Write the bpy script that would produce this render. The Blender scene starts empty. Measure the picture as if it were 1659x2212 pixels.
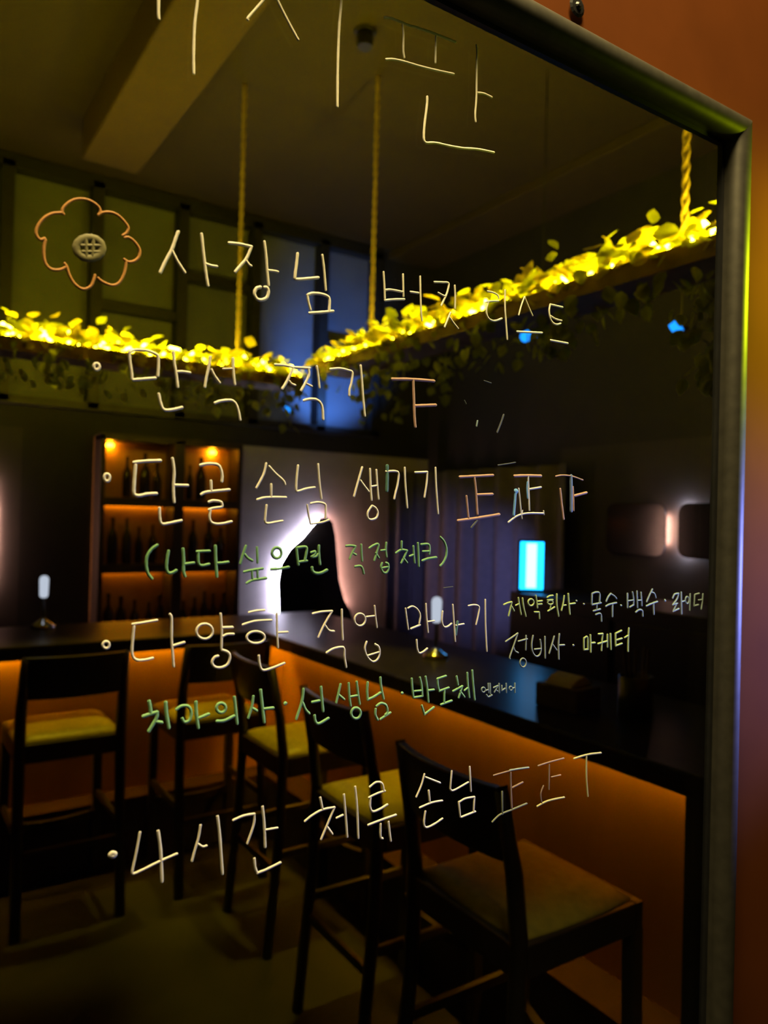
import bpy, math, random
from mathutils import Vector, Matrix, Euler
random.seed(7)
SC = bpy.context.scene
COL = SC.collection
PI = math.pi

# ------------------------------------------------------------------ camera
CAM_YAW, CAM_PITCH, CAM_ROLL = math.radians(33.468), math.radians(0.491), math.radians(1.464)
CAM_POS = Vector((0.0, -0.6, 1.6))
cd = bpy.data.cameras.new('camera')
cam = bpy.data.objects.new('camera', cd); COL.objects.link(cam)
fw = Vector((math.sin(CAM_YAW)*math.cos(CAM_PITCH), math.cos(CAM_YAW)*math.cos(CAM_PITCH), math.sin(CAM_PITCH)))
rt = Vector((math.cos(CAM_YAW), -math.sin(CAM_YAW), 0)); up = rt.cross(fw)
r2 = rt*math.cos(CAM_ROLL) + up*math.sin(CAM_ROLL); u2 = -rt*math.sin(CAM_ROLL) + up*math.cos(CAM_ROLL)
mw = Matrix((( r2.x, u2.x, -fw.x, CAM_POS.x), (r2.y, u2.y, -fw.y, CAM_POS.y), (r2.z, u2.z, -fw.z, CAM_POS.z), (0,0,0,1)))
cam.matrix_world = mw
cd.sensor_fit = 'VERTICAL'; cd.sensor_height = 36.0; cd.lens = 36.0*1635.7/2212
cd.clip_start = 0.02; cd.clip_end = 60
cd.dof.use_dof = True; cd.dof.focus_distance = 0.78; cd.dof.aperture_fstop = 5.0
SC.camera = cam

# ------------------------------------------------------------------ world, exposure
w = bpy.data.worlds.new('night'); SC.world = w; w.use_nodes = True
w.node_tree.nodes['Background'].inputs[0].default_value = (0.35, 0.45, 1.0, 1)
w.node_tree.nodes['Background'].inputs[1].default_value = 0.004
vs = SC.view_settings
SC.display_settings.display_device = 'sRGB'
vs.view_transform = 'Standard'; vs.look = 'None'; vs.exposure = 0.0; vs.gamma = 1.0; vs.use_curve_mapping = False
SC.cycles.use_denoising = True
SC.cycles.max_bounces = 8; SC.cycles.transparent_max_bounces = 12
SC.cycles.sample_clamp_indirect = 4.0

# ------------------------------------------------------------------ room lamps and added fill lights
def lamp(name, kind, loc, energy, color, target=None, size=0.1, spot=60, blend=0.6, size_y=None):
    l = bpy.data.lights.new(name, kind); l.energy = energy; l.color = color
    o = bpy.data.objects.new(name, l); COL.objects.link(o); o.location = loc
    if kind == 'SPOT': l.spot_size = math.radians(spot); l.spot_blend = blend; l.shadow_soft_size = size
    elif kind == 'AREA':
        l.size = size
        if size_y: l.shape = 'RECTANGLE'; l.size_y = size_y
    else: l.shadow_soft_size = size
    if target is not None:
        o.rotation_euler = (Vector(target)-Vector(loc)).to_track_quat('-Z', 'Y').to_euler()
    return o
WARM = (1.0, 0.80, 0.52)
lamp('board_fill', 'AREA', (0.30, -0.42, 3.40), 92, (1.0, 0.78, 0.33), (0.5, 0.0, 1.5), 0.5)  # added fill in front, brightens the ink and the wall
lamp('wall_yellow_fill', 'SPOT', (1.42, -0.25, 2.05), 34, (0.80, 1.0, 0.004), (1.16, 0.0, 1.90), 0.03, 84, 1.0)  # added yellow fill, stands for planter glow on the wall
lamp('wall_blue_fill', 'SPOT', (1.85, -0.42, 1.50), 120.0, (0.22, 0.25, 1.0), (1.10, 0.0, 1.48), 0.05, 42, 1.0)  # added bluish fill, stands for mirror halo light on the wall
SEATGLOW = (1.0, 0.70, 0.02)
lamp('seat_lamp_a', 'SPOT', (0.70, 2.75, 3.60), 170, SEATGLOW, (0.66, 2.74, 0.75), 0.05, 26, 0.6)
lamp('seat_lamp_b', 'SPOT', (1.30, 2.75, 3.60), 170, SEATGLOW, (1.28, 2.74, 0.75), 0.05, 24, 0.6)
lamp('seat_lamp_c', 'SPOT', (1.42, 1.80, 3.60), 250, SEATGLOW, (1.42, 1.80, 0.75), 0.05, 26, 0.6)
lamp('beam_fill', 'SPOT', (0.75, 1.55, 2.42), 10, (1.0, 0.58, 0.05), (0.98, 2.0, 3.75), 0.1, 80, 1.0)  # added fill in mid-air, brightens the beam's underside
lamp('blue_window_lamp', 'SPOT', (2.75, 3.9, 2.30), 95, (0.10, 0.30, 1.0), (2.85, 4.5, 2.70), 0.04, 80, 0.7)
lamp('curtain_blue_fill', 'SPOT', (2.80, 2.45, 1.22), 44, (0.40, 0.40, 1.0), (3.6, 3.5, 1.22), 0.04, 50, 0.9)  # added blue fill that grazes the curtain folds

# ------------------------------------------------------------------ materials
def mat(name, color, rough=0.5, metal=0.0, noise=0.0, scale=8.0, bump=0.0, emit=None, strength=0.0, spec=0.5, stretch=(1,1,1), coat=0.0):
    m = bpy.data.materials.new(name); m.use_nodes = True
    nt = m.node_tree; b = nt.nodes['Principled BSDF']
    b.inputs['Base Color'].default_value = (*color, 1); b.inputs['Roughness'].default_value = rough
    b.inputs['Metallic'].default_value = metal; b.inputs['Specular IOR Level'].default_value = spec
    b.inputs['Coat Weight'].default_value = coat
    if emit: b.inputs['Emission Color'].default_value = (*emit, 1); b.inputs['Emission Strength'].default_value = strength
    if noise or bump:
        tc = nt.nodes.new('ShaderNodeTexCoord'); mp = nt.nodes.new('ShaderNodeMapping'); n = nt.nodes.new('ShaderNodeTexNoise')
        mp.inputs['Scale'].default_value = stretch; n.inputs['Scale'].default_value = scale; n.inputs['Detail'].default_value = 5
        nt.links.new(tc.outputs['Object'], mp.inputs['Vector']); nt.links.new(mp.outputs['Vector'], n.inputs['Vector'])
        if noise:
            r = nt.nodes.new('ShaderNodeValToRGB')
            r.color_ramp.elements[0].position = 0.3; r.color_ramp.elements[1].position = 0.7
            r.color_ramp.elements[0].color = (*[c*(1-noise) for c in color], 1)
            r.color_ramp.elements[1].color = (*[min(1, c*(1+noise)) for c in color], 1)
            nt.links.new(n.outputs['Fac'], r.inputs['Fac']); nt.links.new(r.outputs['Color'], b.inputs['Base Color'])
        if bump:
            bp = nt.nodes.new('ShaderNodeBump'); bp.inputs['Strength'].default_value = bump; bp.inputs['Distance'].default_value = 0.01
            nt.links.new(n.outputs['Fac'], bp.inputs['Height']); nt.links.new(bp.outputs['Normal'], b.inputs['Normal'])
    return m
def glass_mat():
    m = bpy.data.materials.new('see_through_pane'); m.use_nodes = True; nt = m.node_tree
    nt.nodes.remove(nt.nodes['Principled BSDF'])
    t = nt.nodes.new('ShaderNodeBsdfTransparent'); t.inputs[0].default_value = (0.94, 0.95, 0.94, 1)
    g = nt.nodes.new('ShaderNodeBsdfGlossy'); g.inputs['Roughness'].default_value = 0.02
    f = nt.nodes.new('ShaderNodeLayerWeight'); f.inputs['Blend'].default_value = .5
    p5 = nt.nodes.new('ShaderNodeMath'); p5.operation = 'POWER'; p5.inputs[1].default_value = 5
    ma = nt.nodes.new('ShaderNodeMath'); ma.operation = 'MULTIPLY_ADD'; ma.inputs[1].default_value = .6; ma.inputs[2].default_value = .012
    mx = nt.nodes.new('ShaderNodeMixShader')
    nt.links.new(f.outputs['Facing'], p5.inputs[0]); nt.links.new(p5.outputs[0], ma.inputs[0]); nt.links.new(ma.outputs[0], mx.inputs[0]); nt.links.new(t.outputs[0], mx.inputs[1]); nt.links.new(g.outputs[0], mx.inputs[2])
    nt.links.new(mx.outputs[0], nt.nodes['Material Output'].inputs[0])
    return m
def leaf_mat(name, col, trans):
    m = bpy.data.materials.new(name); m.use_nodes = True; nt = m.node_tree
    nt.nodes.remove(nt.nodes['Principled BSDF'])
    d = nt.nodes.new('ShaderNodeBsdfDiffuse'); tr = nt.nodes.new('ShaderNodeBsdfTranslucent'); mx = nt.nodes.new('ShaderNodeMixShader')
    tc = nt.nodes.new('ShaderNodeTexCoord'); n = nt.nodes.new('ShaderNodeTexNoise'); n.inputs['Scale'].default_value = 14
    r = nt.nodes.new('ShaderNodeValToRGB'); r.color_ramp.elements[0].position = .35; r.color_ramp.elements[1].position = .65
    r.color_ramp.elements[0].color = (*[c*.55 for c in col], 1); r.color_ramp.elements[1].color = (*col, 1)
    nt.links.new(tc.outputs['Object'], n.inputs['Vector']); nt.links.new(n.outputs['Fac'], r.inputs['Fac'])
    nt.links.new(r.outputs[0], d.inputs[0]); nt.links.new(r.outputs[0], tr.inputs[0])
    mx.inputs[0].default_value = trans
    nt.links.new(d.outputs[0], mx.inputs[1]); nt.links.new(tr.outputs[0], mx.inputs[2])
    nt.links.new(mx.outputs[0], nt.nodes['Material Output'].inputs[0])
    return m
def glow(name, color, strength):
    m = bpy.data.materials.new(name); m.use_nodes = True; nt = m.node_tree
    nt.nodes.remove(nt.nodes['Principled BSDF'])
    e = nt.nodes.new('ShaderNodeEmission'); e.inputs[0].default_value = (*color, 1); e.inputs[1].default_value = strength
    nt.links.new(e.outputs[0], nt.nodes['Material Output'].inputs[0])
    return m

M = dict(
 orange_wall=mat('orange_plaster', (0.116, 0.032, 0.006), 0.85, spec=.04, noise=.16, scale=5, bump=.05),
 dark_wall=mat('dark_paint', (0.009, 0.0085, 0.008), 0.7, noise=.2, scale=6),
 halo_wall=mat('halo_wall_tone', (0.028, 0.025, 0.024), 0.7, noise=.12, scale=7),  # dark wall lightened in colour so the mirror glow shows
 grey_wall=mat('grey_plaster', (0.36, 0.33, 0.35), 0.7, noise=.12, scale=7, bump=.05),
 ceiling=mat('brown_ceiling_paint', (0.030, 0.020, 0.006), 0.8, noise=.12, scale=3),
 beam=mat('brown_beam_paint', (0.052, 0.031, 0.007), 0.8, noise=.12, scale=3),
 floor=mat('dark_concrete', (0.012, 0.011, 0.006), 0.7, spec=.25, noise=.35, scale=4, bump=.04),
 frosted=mat('frosted_panel', (0.085, 0.095, 0.12), 0.55, noise=.12, scale=4),
 mullion=mat('black_mullion', (0.008, 0.008, 0.008), 0.5, noise=.2, scale=20),
 frame=mat('brushed_dark_metal', (0.062, 0.057, 0.045), 0.5, metal=.55, noise=.18, scale=60, stretch=(1,1,1)),
 lip=mat('black_gasket', (0.012, 0.012, 0.013), 0.35, noise=.2, scale=50),
 glass=glass_mat(),
 counter=mat('black_counter_stone', (0.018, 0.015, 0.013), 0.32, noise=.4, scale=30, spec=.5),
 fascia=mat('black_edge_band', (0.006, 0.006, 0.006), 0.5, noise=.3, scale=20),
 panel=mat('orange_wood_panel', (0.40, 0.19, 0.02), 0.6, noise=.14, scale=6, stretch=(1,1,.3)),
 step=mat('dark_step_board', (0.02, 0.016, 0.012), 0.6, noise=.2, scale=12),
 steptop=mat('brown_step_top', (0.05, 0.026, 0.004), 0.85, spec=.1, noise=.15, scale=10),
 wood=mat('black_stained_wood', (0.018, 0.013, 0.011), 0.38, noise=.3, scale=18, stretch=(1,1,.15)),
 seat=mat('olive_leather', (0.28, 0.23, 0.035), 0.45, noise=.14, scale=40, bump=.1),
 trough=mat('planter_wood', (0.20, 0.12, 0.04), 0.6, noise=.25, scale=16),
 rope=mat('jute_rope', (0.33, 0.25, 0.12), 0.85, noise=.3, scale=160, bump=.3),
 leaf=leaf_mat('pothos_leaf', (0.46, 0.52, 0.03), .6),
 leaf_pale=leaf_mat('pale_leaf', (0.78, 0.66, 0.06), .6),
 stem=mat('vine_stem', (0.10, 0.12, 0.03), 0.7, noise=.2, scale=40),
 mirror=mat('dark_mirror', (0.006, 0.007, 0.012), 0.12, noise=.2, scale=3),
 cabinet=mat('dark_walnut', (0.035, 0.022, 0.014), 0.5, noise=.3, scale=9, stretch=(1,1,.2)),
 back_panel=mat('amber_back_panel', (0.50, 0.27, 0.07), 0.6, noise=.15, scale=8),
 bottle=mat('dark_bottle_glass', (0.03, 0.018, 0.008), 0.12, noise=.2, scale=6),
 chrome=mat('chrome', (0.75, 0.76, 0.8), 0.12, metal=1, noise=.05, scale=30),
 curtain=mat('heavy_curtain', (0.12, 0.11, 0.14), 0.8, noise=.12, scale=20),
 black=mat('black_plastic', (0.01, 0.01, 0.011), 0.4, noise=.2, scale=30),
 paper=mat('white_paper', (0.6, 0.58, 0.54), 0.8, noise=.06, scale=30),
 bamboo=mat('bamboo', (0.10, 0.07, 0.03), 0.6, noise=.2, scale=20),
 led_yellow=glow('yellow_led', (1.0, 0.74, 0.012), 185.0),
 led_amber=glow('amber_led', (1.0, 0.36, 0.008), 18.0),
 led_spot=glow('amber_spot', (1.0, 0.36, 0.008), 70.0),
 led_under=glow('under_counter_led', (1.0, 0.47, 0.006), 66.0),
 led_white=glow('white_led', (0.82, 0.76, 1.0), 105.0),
 led_pink=glow('pink_led', (1.0, 0.48, 0.36), 95.0),
 led_rose=glow('rose_led', (1.0, 0.50, 0.38), 170.0), led_soft=glow('soft_white_led', (0.85, 0.80, 1.0), 230.0),
 led_blue=glow('blue_led', (0.01, 0.26, 1.0), 2.2),
 led_cyan=glow('cyan_led', (0.008, 0.36, 1.0), 6),
 led_core=glow('white_sign_core', (0.72, 0.86, 1.0), 1.5),
 lamp_white=glow('lamp_glass', (0.75, 0.82, 1.0), 0.75),
)
M['counter'].node_tree.nodes['Principled BSDF'].inputs['IOR'].default_value = 1.25
def ink(name, c): return mat('marker_'+name, c, 0.6, noise=.07, scale=220, spec=.3)
INKMAT = dict(cream=ink('cream', (0.85, 0.775, 0.637)), orange=ink('orange', (0.525, 0.237, 0.06)), olive=ink('olive', (0.19, 0.165, 0.064)),
 salmon=ink('salmon', (0.463, 0.269, 0.2)), teal=ink('teal', (0.0875, 0.2, 0.16)), greywhite=ink('grey_white', (0.6, 0.587, 0.6)),
 blue=ink('blue', (0.15, 0.35, 0.666)), slate=ink('slate', (0.112, 0.163, 0.266)), green=ink('green', (0.181, 0.375, 0.16)),
 lime=ink('lime', (0.388, 0.488, 0.16)), sage=ink('sage', (0.275, 0.325, 0.266)), greygreen=ink('grey_green', (0.225, 0.3, 0.306)),
 mint=ink('mint', (0.237, 0.475, 0.22)), brown=ink('worn_brown', (0.288, 0.188, 0.134)), moss=ink('moss', (0.2, 0.213, 0.134)),
 wipe=ink('wiped', (0.0625, 0.0688, 0.08)), wornlime=ink('worn_lime', (0.525, 0.475, 0.174)))

# ------------------------------------------------------------------ mesh helpers
class MB:
    def __init__(s): s.v = []; s.f = []; s.mi = []; s.cur = 0
    def add(s, vs, fs):
        o = len(s.v); s.v += [tuple(x) for x in vs]
        for f in fs: s.f.append([i+o for i in f]); s.mi.append(s.cur)
    def box(s, x0, x1, y0, y1, z0, z1):
        s.add([(x0,y0,z0),(x1,y0,z0),(x1,y1,z0),(x0,y1,z0),(x0,y0,z1),(x1,y0,z1),(x1,y1,z1),(x0,y1,z1)],
              [(0,3,2,1),(4,5,6,7),(0,1,5,4),(1,2,6,5),(2,3,7,6),(3,0,4,7)])
        return s
    def tube(s, pts, rad, n=8, cap=True, sx=1.0, axis=None):
        pts = [Vector(p) for p in pts]; m = len(pts); o = len(s.v)
        if not isinstance(rad, (list, tuple)): rad = [rad]*m
        prev = None
        for i, p in enumerate(pts):
            t = (pts[min(i+1, m-1)] - pts[max(i-1, 0)]).normalized()
            a = axis if axis is not None else (Vector((0,0,1)) if abs(t.z) < .9 else Vector((0,1,0)))
            if prev is not None and axis is None:
                u = (prev - t*prev.dot(t)).normalized()
            else: u = t.cross(a).normalized()
            prev = u; vv = t.cross(u)
            for k in range(n):
                q = 2*PI*k/n; s.v.append(tuple(p + u*math.cos(q)*rad[i] + vv*math.sin(q)*rad[i]*sx))
        for i in range(m-1):
            for k in range(n):
                s.f.append([o+i*n+k, o+i*n+(k+1)%n, o+(i+1)*n+(k+1)%n, o+(i+1)*n+k]); s.mi.append(s.cur)
        if cap:
            s.f.append([o+k for k in range(n)][::-1]); s.mi.append(s.cur)
            s.f.append([o+(m-1)*n+k for k in range(n)]); s.mi.append(s.cur)
        return s
    def bar(s, p, q, w, d):                       # square bar from p to q
        p, q = Vector(p), Vector(q); t = (q-p).normalized()
        a = Vector((0,0,1)) if abs(t.z) < .9 else Vector((0,1,0))
        u = t.cross(a).normalized()*w/2; v = t.cross(u).normalized()*d/2
        s.add([p-u-v,p+u-v,p+u+v,p-u+v,q-u-v,q+u-v,q+u+v,q-u+v], [(0,3,2,1),(4,5,6,7),(0,1,5,4),(1,2,6,5),(2,3,7,6),(3,0,4,7)])
        return s
    def lathe(s, prof, n=20, c=(0,0,0)):
        o = len(s.v)
        for r, z in prof:
            for k in range(n): q = 2*PI*k/n; s.v.append((c[0]+r*math.cos(q), c[1]+r*math.sin(q), c[2]+z))
        for i in range(len(prof)-1):
            for k in range(n): s.f.append([o+i*n+k, o+i*n+(k+1)%n, o+(i+1)*n+(k+1)%n, o+(i+1)*n+k]); s.mi.append(s.cur)
        s.f.append([o+k for k in range(n)][::-1]); s.mi.append(s.cur)
        s.f.append([o+(len(prof)-1)*n+k for k in range(n)]); s.mi.append(s.cur)
        return s
    def prism(s, poly, a, b, fn):                 # poly of 2D points, extruded from depth a to b; fn(u,v,d) -> xyz
        n = len(poly)
        s.add([fn(u, v, a) for u, v in poly]+[fn(u, v, b) for u, v in poly],
              [list(range(n))[::-1], list(range(n, 2*n))]+[(i, (i+1)%n, n+(i+1)%n, n+i) for i in range(n)])
        return s
    def build(s, name, mats, parent=None, smooth=False, bevel=0.0, segs=2):
        me = bpy.data.meshes.new(name); me.from_pydata(s.v, [], s.f)
        for m in (mats if isinstance(mats, (list, tuple)) else [mats]): me.materials.append(m)
        for p, i in zip(me.polygons, s.mi): p.material_index = i; p.use_smooth = smooth
        me.update()
        o = bpy.data.objects.new(name, me); COL.objects.link(o)
        if parent: o.parent = parent
        if bevel:
            b = o.modifiers.new('soft_edges', 'BEVEL'); b.width = bevel; b.segments = segs; b.limit_method = 'ANGLE'
        return o
def tag(o, label, cat, group=None):
    o['label'] = label; o['category'] = cat
    if group: o['group'] = group
    return o
def struct(o, label=None):
    o['kind'] = 'structure'
    if label: o['label'] = label
    return o
def thing(name, label, cat, loc=(0,0,0), rz=0, group=None):
    o = bpy.data.objects.new(name, None); COL.objects.link(o); o.empty_display_size = .1
    o.location = loc; o.rotation_euler = (0, 0, rz)
    return tag(o, label, cat, group)
def dup(root, loc, rz, label, group=None):
    r = root.copy(); COL.objects.link(r); r.location = loc; r.rotation_euler = (0, 0, rz); r['label'] = label
    if group: r['group'] = group
    for ch in list(root.children):
        c = ch.copy(); COL.objects.link(c); c.parent = r
        for g in list(ch.children):
            d = g.copy(); COL.objects.link(d); d.parent = c
    return r

# ------------------------------------------------------------------ the setting, with the board's reflection built as a room behind
WX, WZ0, WZ1, WX0 = 0.985, 0.52, 2.155, -0.52      # added opening in the front wall, shows the reflected room behind the pane
mb = MB()
mb.box(-2.5, WX0, .002, .032, 0, 3.75); mb.box(WX, 3.8, .002, .032, 0, 3.75)
mb.box(WX0, WX, .002, .032, 0, WZ0); mb.box(WX0, WX, .002, .032, WZ1, 3.75)
struct(mb.build('wall_front', M['orange_wall']), 'rough orange wall around the board')
struct(MB().box(-2.6, 3.9, -2.6, 4.6, -.1, 0).build('floor', M['floor']), 'dark floor')
struct(MB().box(-2.6, 3.9, -2.6, 4.6, 3.75, 3.85).build('ceiling', M['ceiling']), 'brown painted ceiling')
struct(MB().box(-2.6, -2.5, -2.6, 4.6, 0, 3.75).build('wall_left', M['dark_wall']))
mb = MB(); mb.box(3.8, 3.9, -2.6, 4.6, 2.1, 3.75); mb.box(3.8, 3.9, -2.6, 1.2, 0, 2.1); mb.box(3.8, 3.9, 3.0, 4.6, 0, 2.1)
mb.cur = 1; mb.box(3.8, 3.9, 1.2, 3.0, 0, 2.1)  # patch toned lighter to show the side mirrors' glow
struct(mb.build('wall_right', [M['dark_wall'], M['halo_wall']]), 'dark wall beyond the bar')
mb = MB()
mb.cur = 0; mb.box(-2.5, .70, 4.5, 4.6, 2.10, 2.24); mb.box(2.10, 3.8, 4.5, 4.6, 2.10, 2.24); mb.box(3.26, 3.8, 4.5, 4.6, 2.24, 3.75)
mb.box(-2.5, 3.26, 4.58, 4.6, 2.24, 3.75)
mb.box(.70, 2.10, 4.5, 4.6, 0, 2.24); mb.cur = 1; mb.box(2.10, 3.8, 4.5, 4.6, 0, 2.10); mb.cur = 2; mb.box(-2.5, .70, 4.5, 4.6, 0, 2.10)  # left patch toned lighter for the mirror glow, dark beyond to end it
struct(mb.build('wall_back', [M['dark_wall'], M['grey_wall'], M['halo_wall']]), 'dark back wall, plastered grey behind the glowing mirror')
struct(MB().box(.855, 1.16, .04, 3.78, 3.52, 3.75).build('ceiling_beam', M['beam'], bevel=.01), 'boxed brown beam across the ceiling')
struct(MB().box(3.35, 3.8, .04, 4.5, 3.69, 3.75).build('ceiling_trim', M['ceiling'], bevel=.006))
# row of windows high on the back wall
xs = [-1.0, -.47, .05, .576, 1.096, 1.654, 2.19, 2.745, 3.225]
wn = MB()
for x in xs: wn.box(x-.035, x+.035, 4.44, 4.58, 2.25, 3.70)
wn.box(-1.035, 3.26, 4.44, 4.58, 3.66, 3.74); wn.box(-1.035, 3.26, 4.44, 4.58, 2.24, 2.29)
for i, z in ((3, None), (4, 2.93), (5, 3.22), (6, None), (7, 2.92), (2, 3.1), (1, 2.8)):
    if z: wn.box(xs[i]+.03, xs[i+1]-.03, 4.46, 4.57, z-.03, z+.03)
win = struct(wn.build('window_1', M['mullion']), 'row of high windows with black bars')
MB().box(-1.0, 3.22, 4.545, 4.56, 2.27, 3.68).build('pane', M['frosted'], win)

# ------------------------------------------------------------------ the notice board
board = thing('notice_board', 'dark glass notice board in a metal frame, covered in handwritten coloured marker lines', 'notice board', (0.2, 0, .5))
def bpart(m, name, mats, **k):
    o = m.build(name, mats, board, **k)
    o.matrix_parent_inverse = Matrix.Translation((-0.2, 0, -.5))
    return o
FX1, FX0, FZ1, FZ0, FR = .936, -.47, 2.1286, .55, .0165     # tube centre lines of the frame
def rail(a, b, horizontal):
    """half of a mitred tube frame: round front, flat flange against the wall"""
    m = MB(); prof = []
    for k in range(15):
        q = -PI/2*1.25 + PI*1.25*k/14
        prof.append((math.sin(q)*FR, -math.cos(q)*FR - .016))     # (across, depth)
    fl = .033 if horizontal else .050
    prof += [(fl, -.003), (fl, .001), (-.016, .001)]
    n = len(prof)
    for end in (0, 1):
        for ac, d in prof:
            if horizontal:  # outward is +z*a
                x = (FX0 - ac) if end == 0 else (FX1 + ac)
                m.v.append((x, d, b + a*ac))
            else:
                z = (FZ0 - min(ac, .033)) if end == 0 else (FZ1 + min(ac, .033))
                m.v.append((b + a*ac, d, z))
    for k in range(n): m.f.append([k, (k+1)%n, n+(k+1)%n, n+k]); m.mi.append(0)
    m.f.append(list(range(n))[::-1]); m.mi.append(0); m.f.append(list(range(n, 2*n))); m.mi.append(0)
    return m
for a, b, h in ((1, FZ1, True), (-1, FZ0, True), (1, FX1, False), (-1, FX0, False)):
    o = bpart(rail(a, b, h), 'frame_rail', M['frame'])
    for p in o.data.polygons: p.use_smooth = len(p.vertices) == 4
    sm = o.modifiers.new('split', 'EDGE_SPLIT'); sm.split_angle = math.radians(40)
lm = MB(); e = .003
lm.box(FX0, FX1, -.007, 0, FZ1-.018-e, FZ1-.012); lm.box(FX0, FX1, -.007, 0, FZ0+.012, FZ0+.02+e)
lm.box(FX1-.018-e, FX1-.012, -.007, 0, FZ0+.02, FZ1-.02); lm.box(FX0+.012, FX0+.018+e, -.007, 0, FZ0+.02, FZ1-.02)
bpart(lm, 'gasket', M['lip'])
g = bpart(MB().box(FX0, FX1, -.003, .003, FZ0, FZ1), 'glass_pane', M['glass'])  # see-through stand-in for the reflecting black glass
g['label'] = 'see-through pane in place of the glossy reflecting board'
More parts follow.
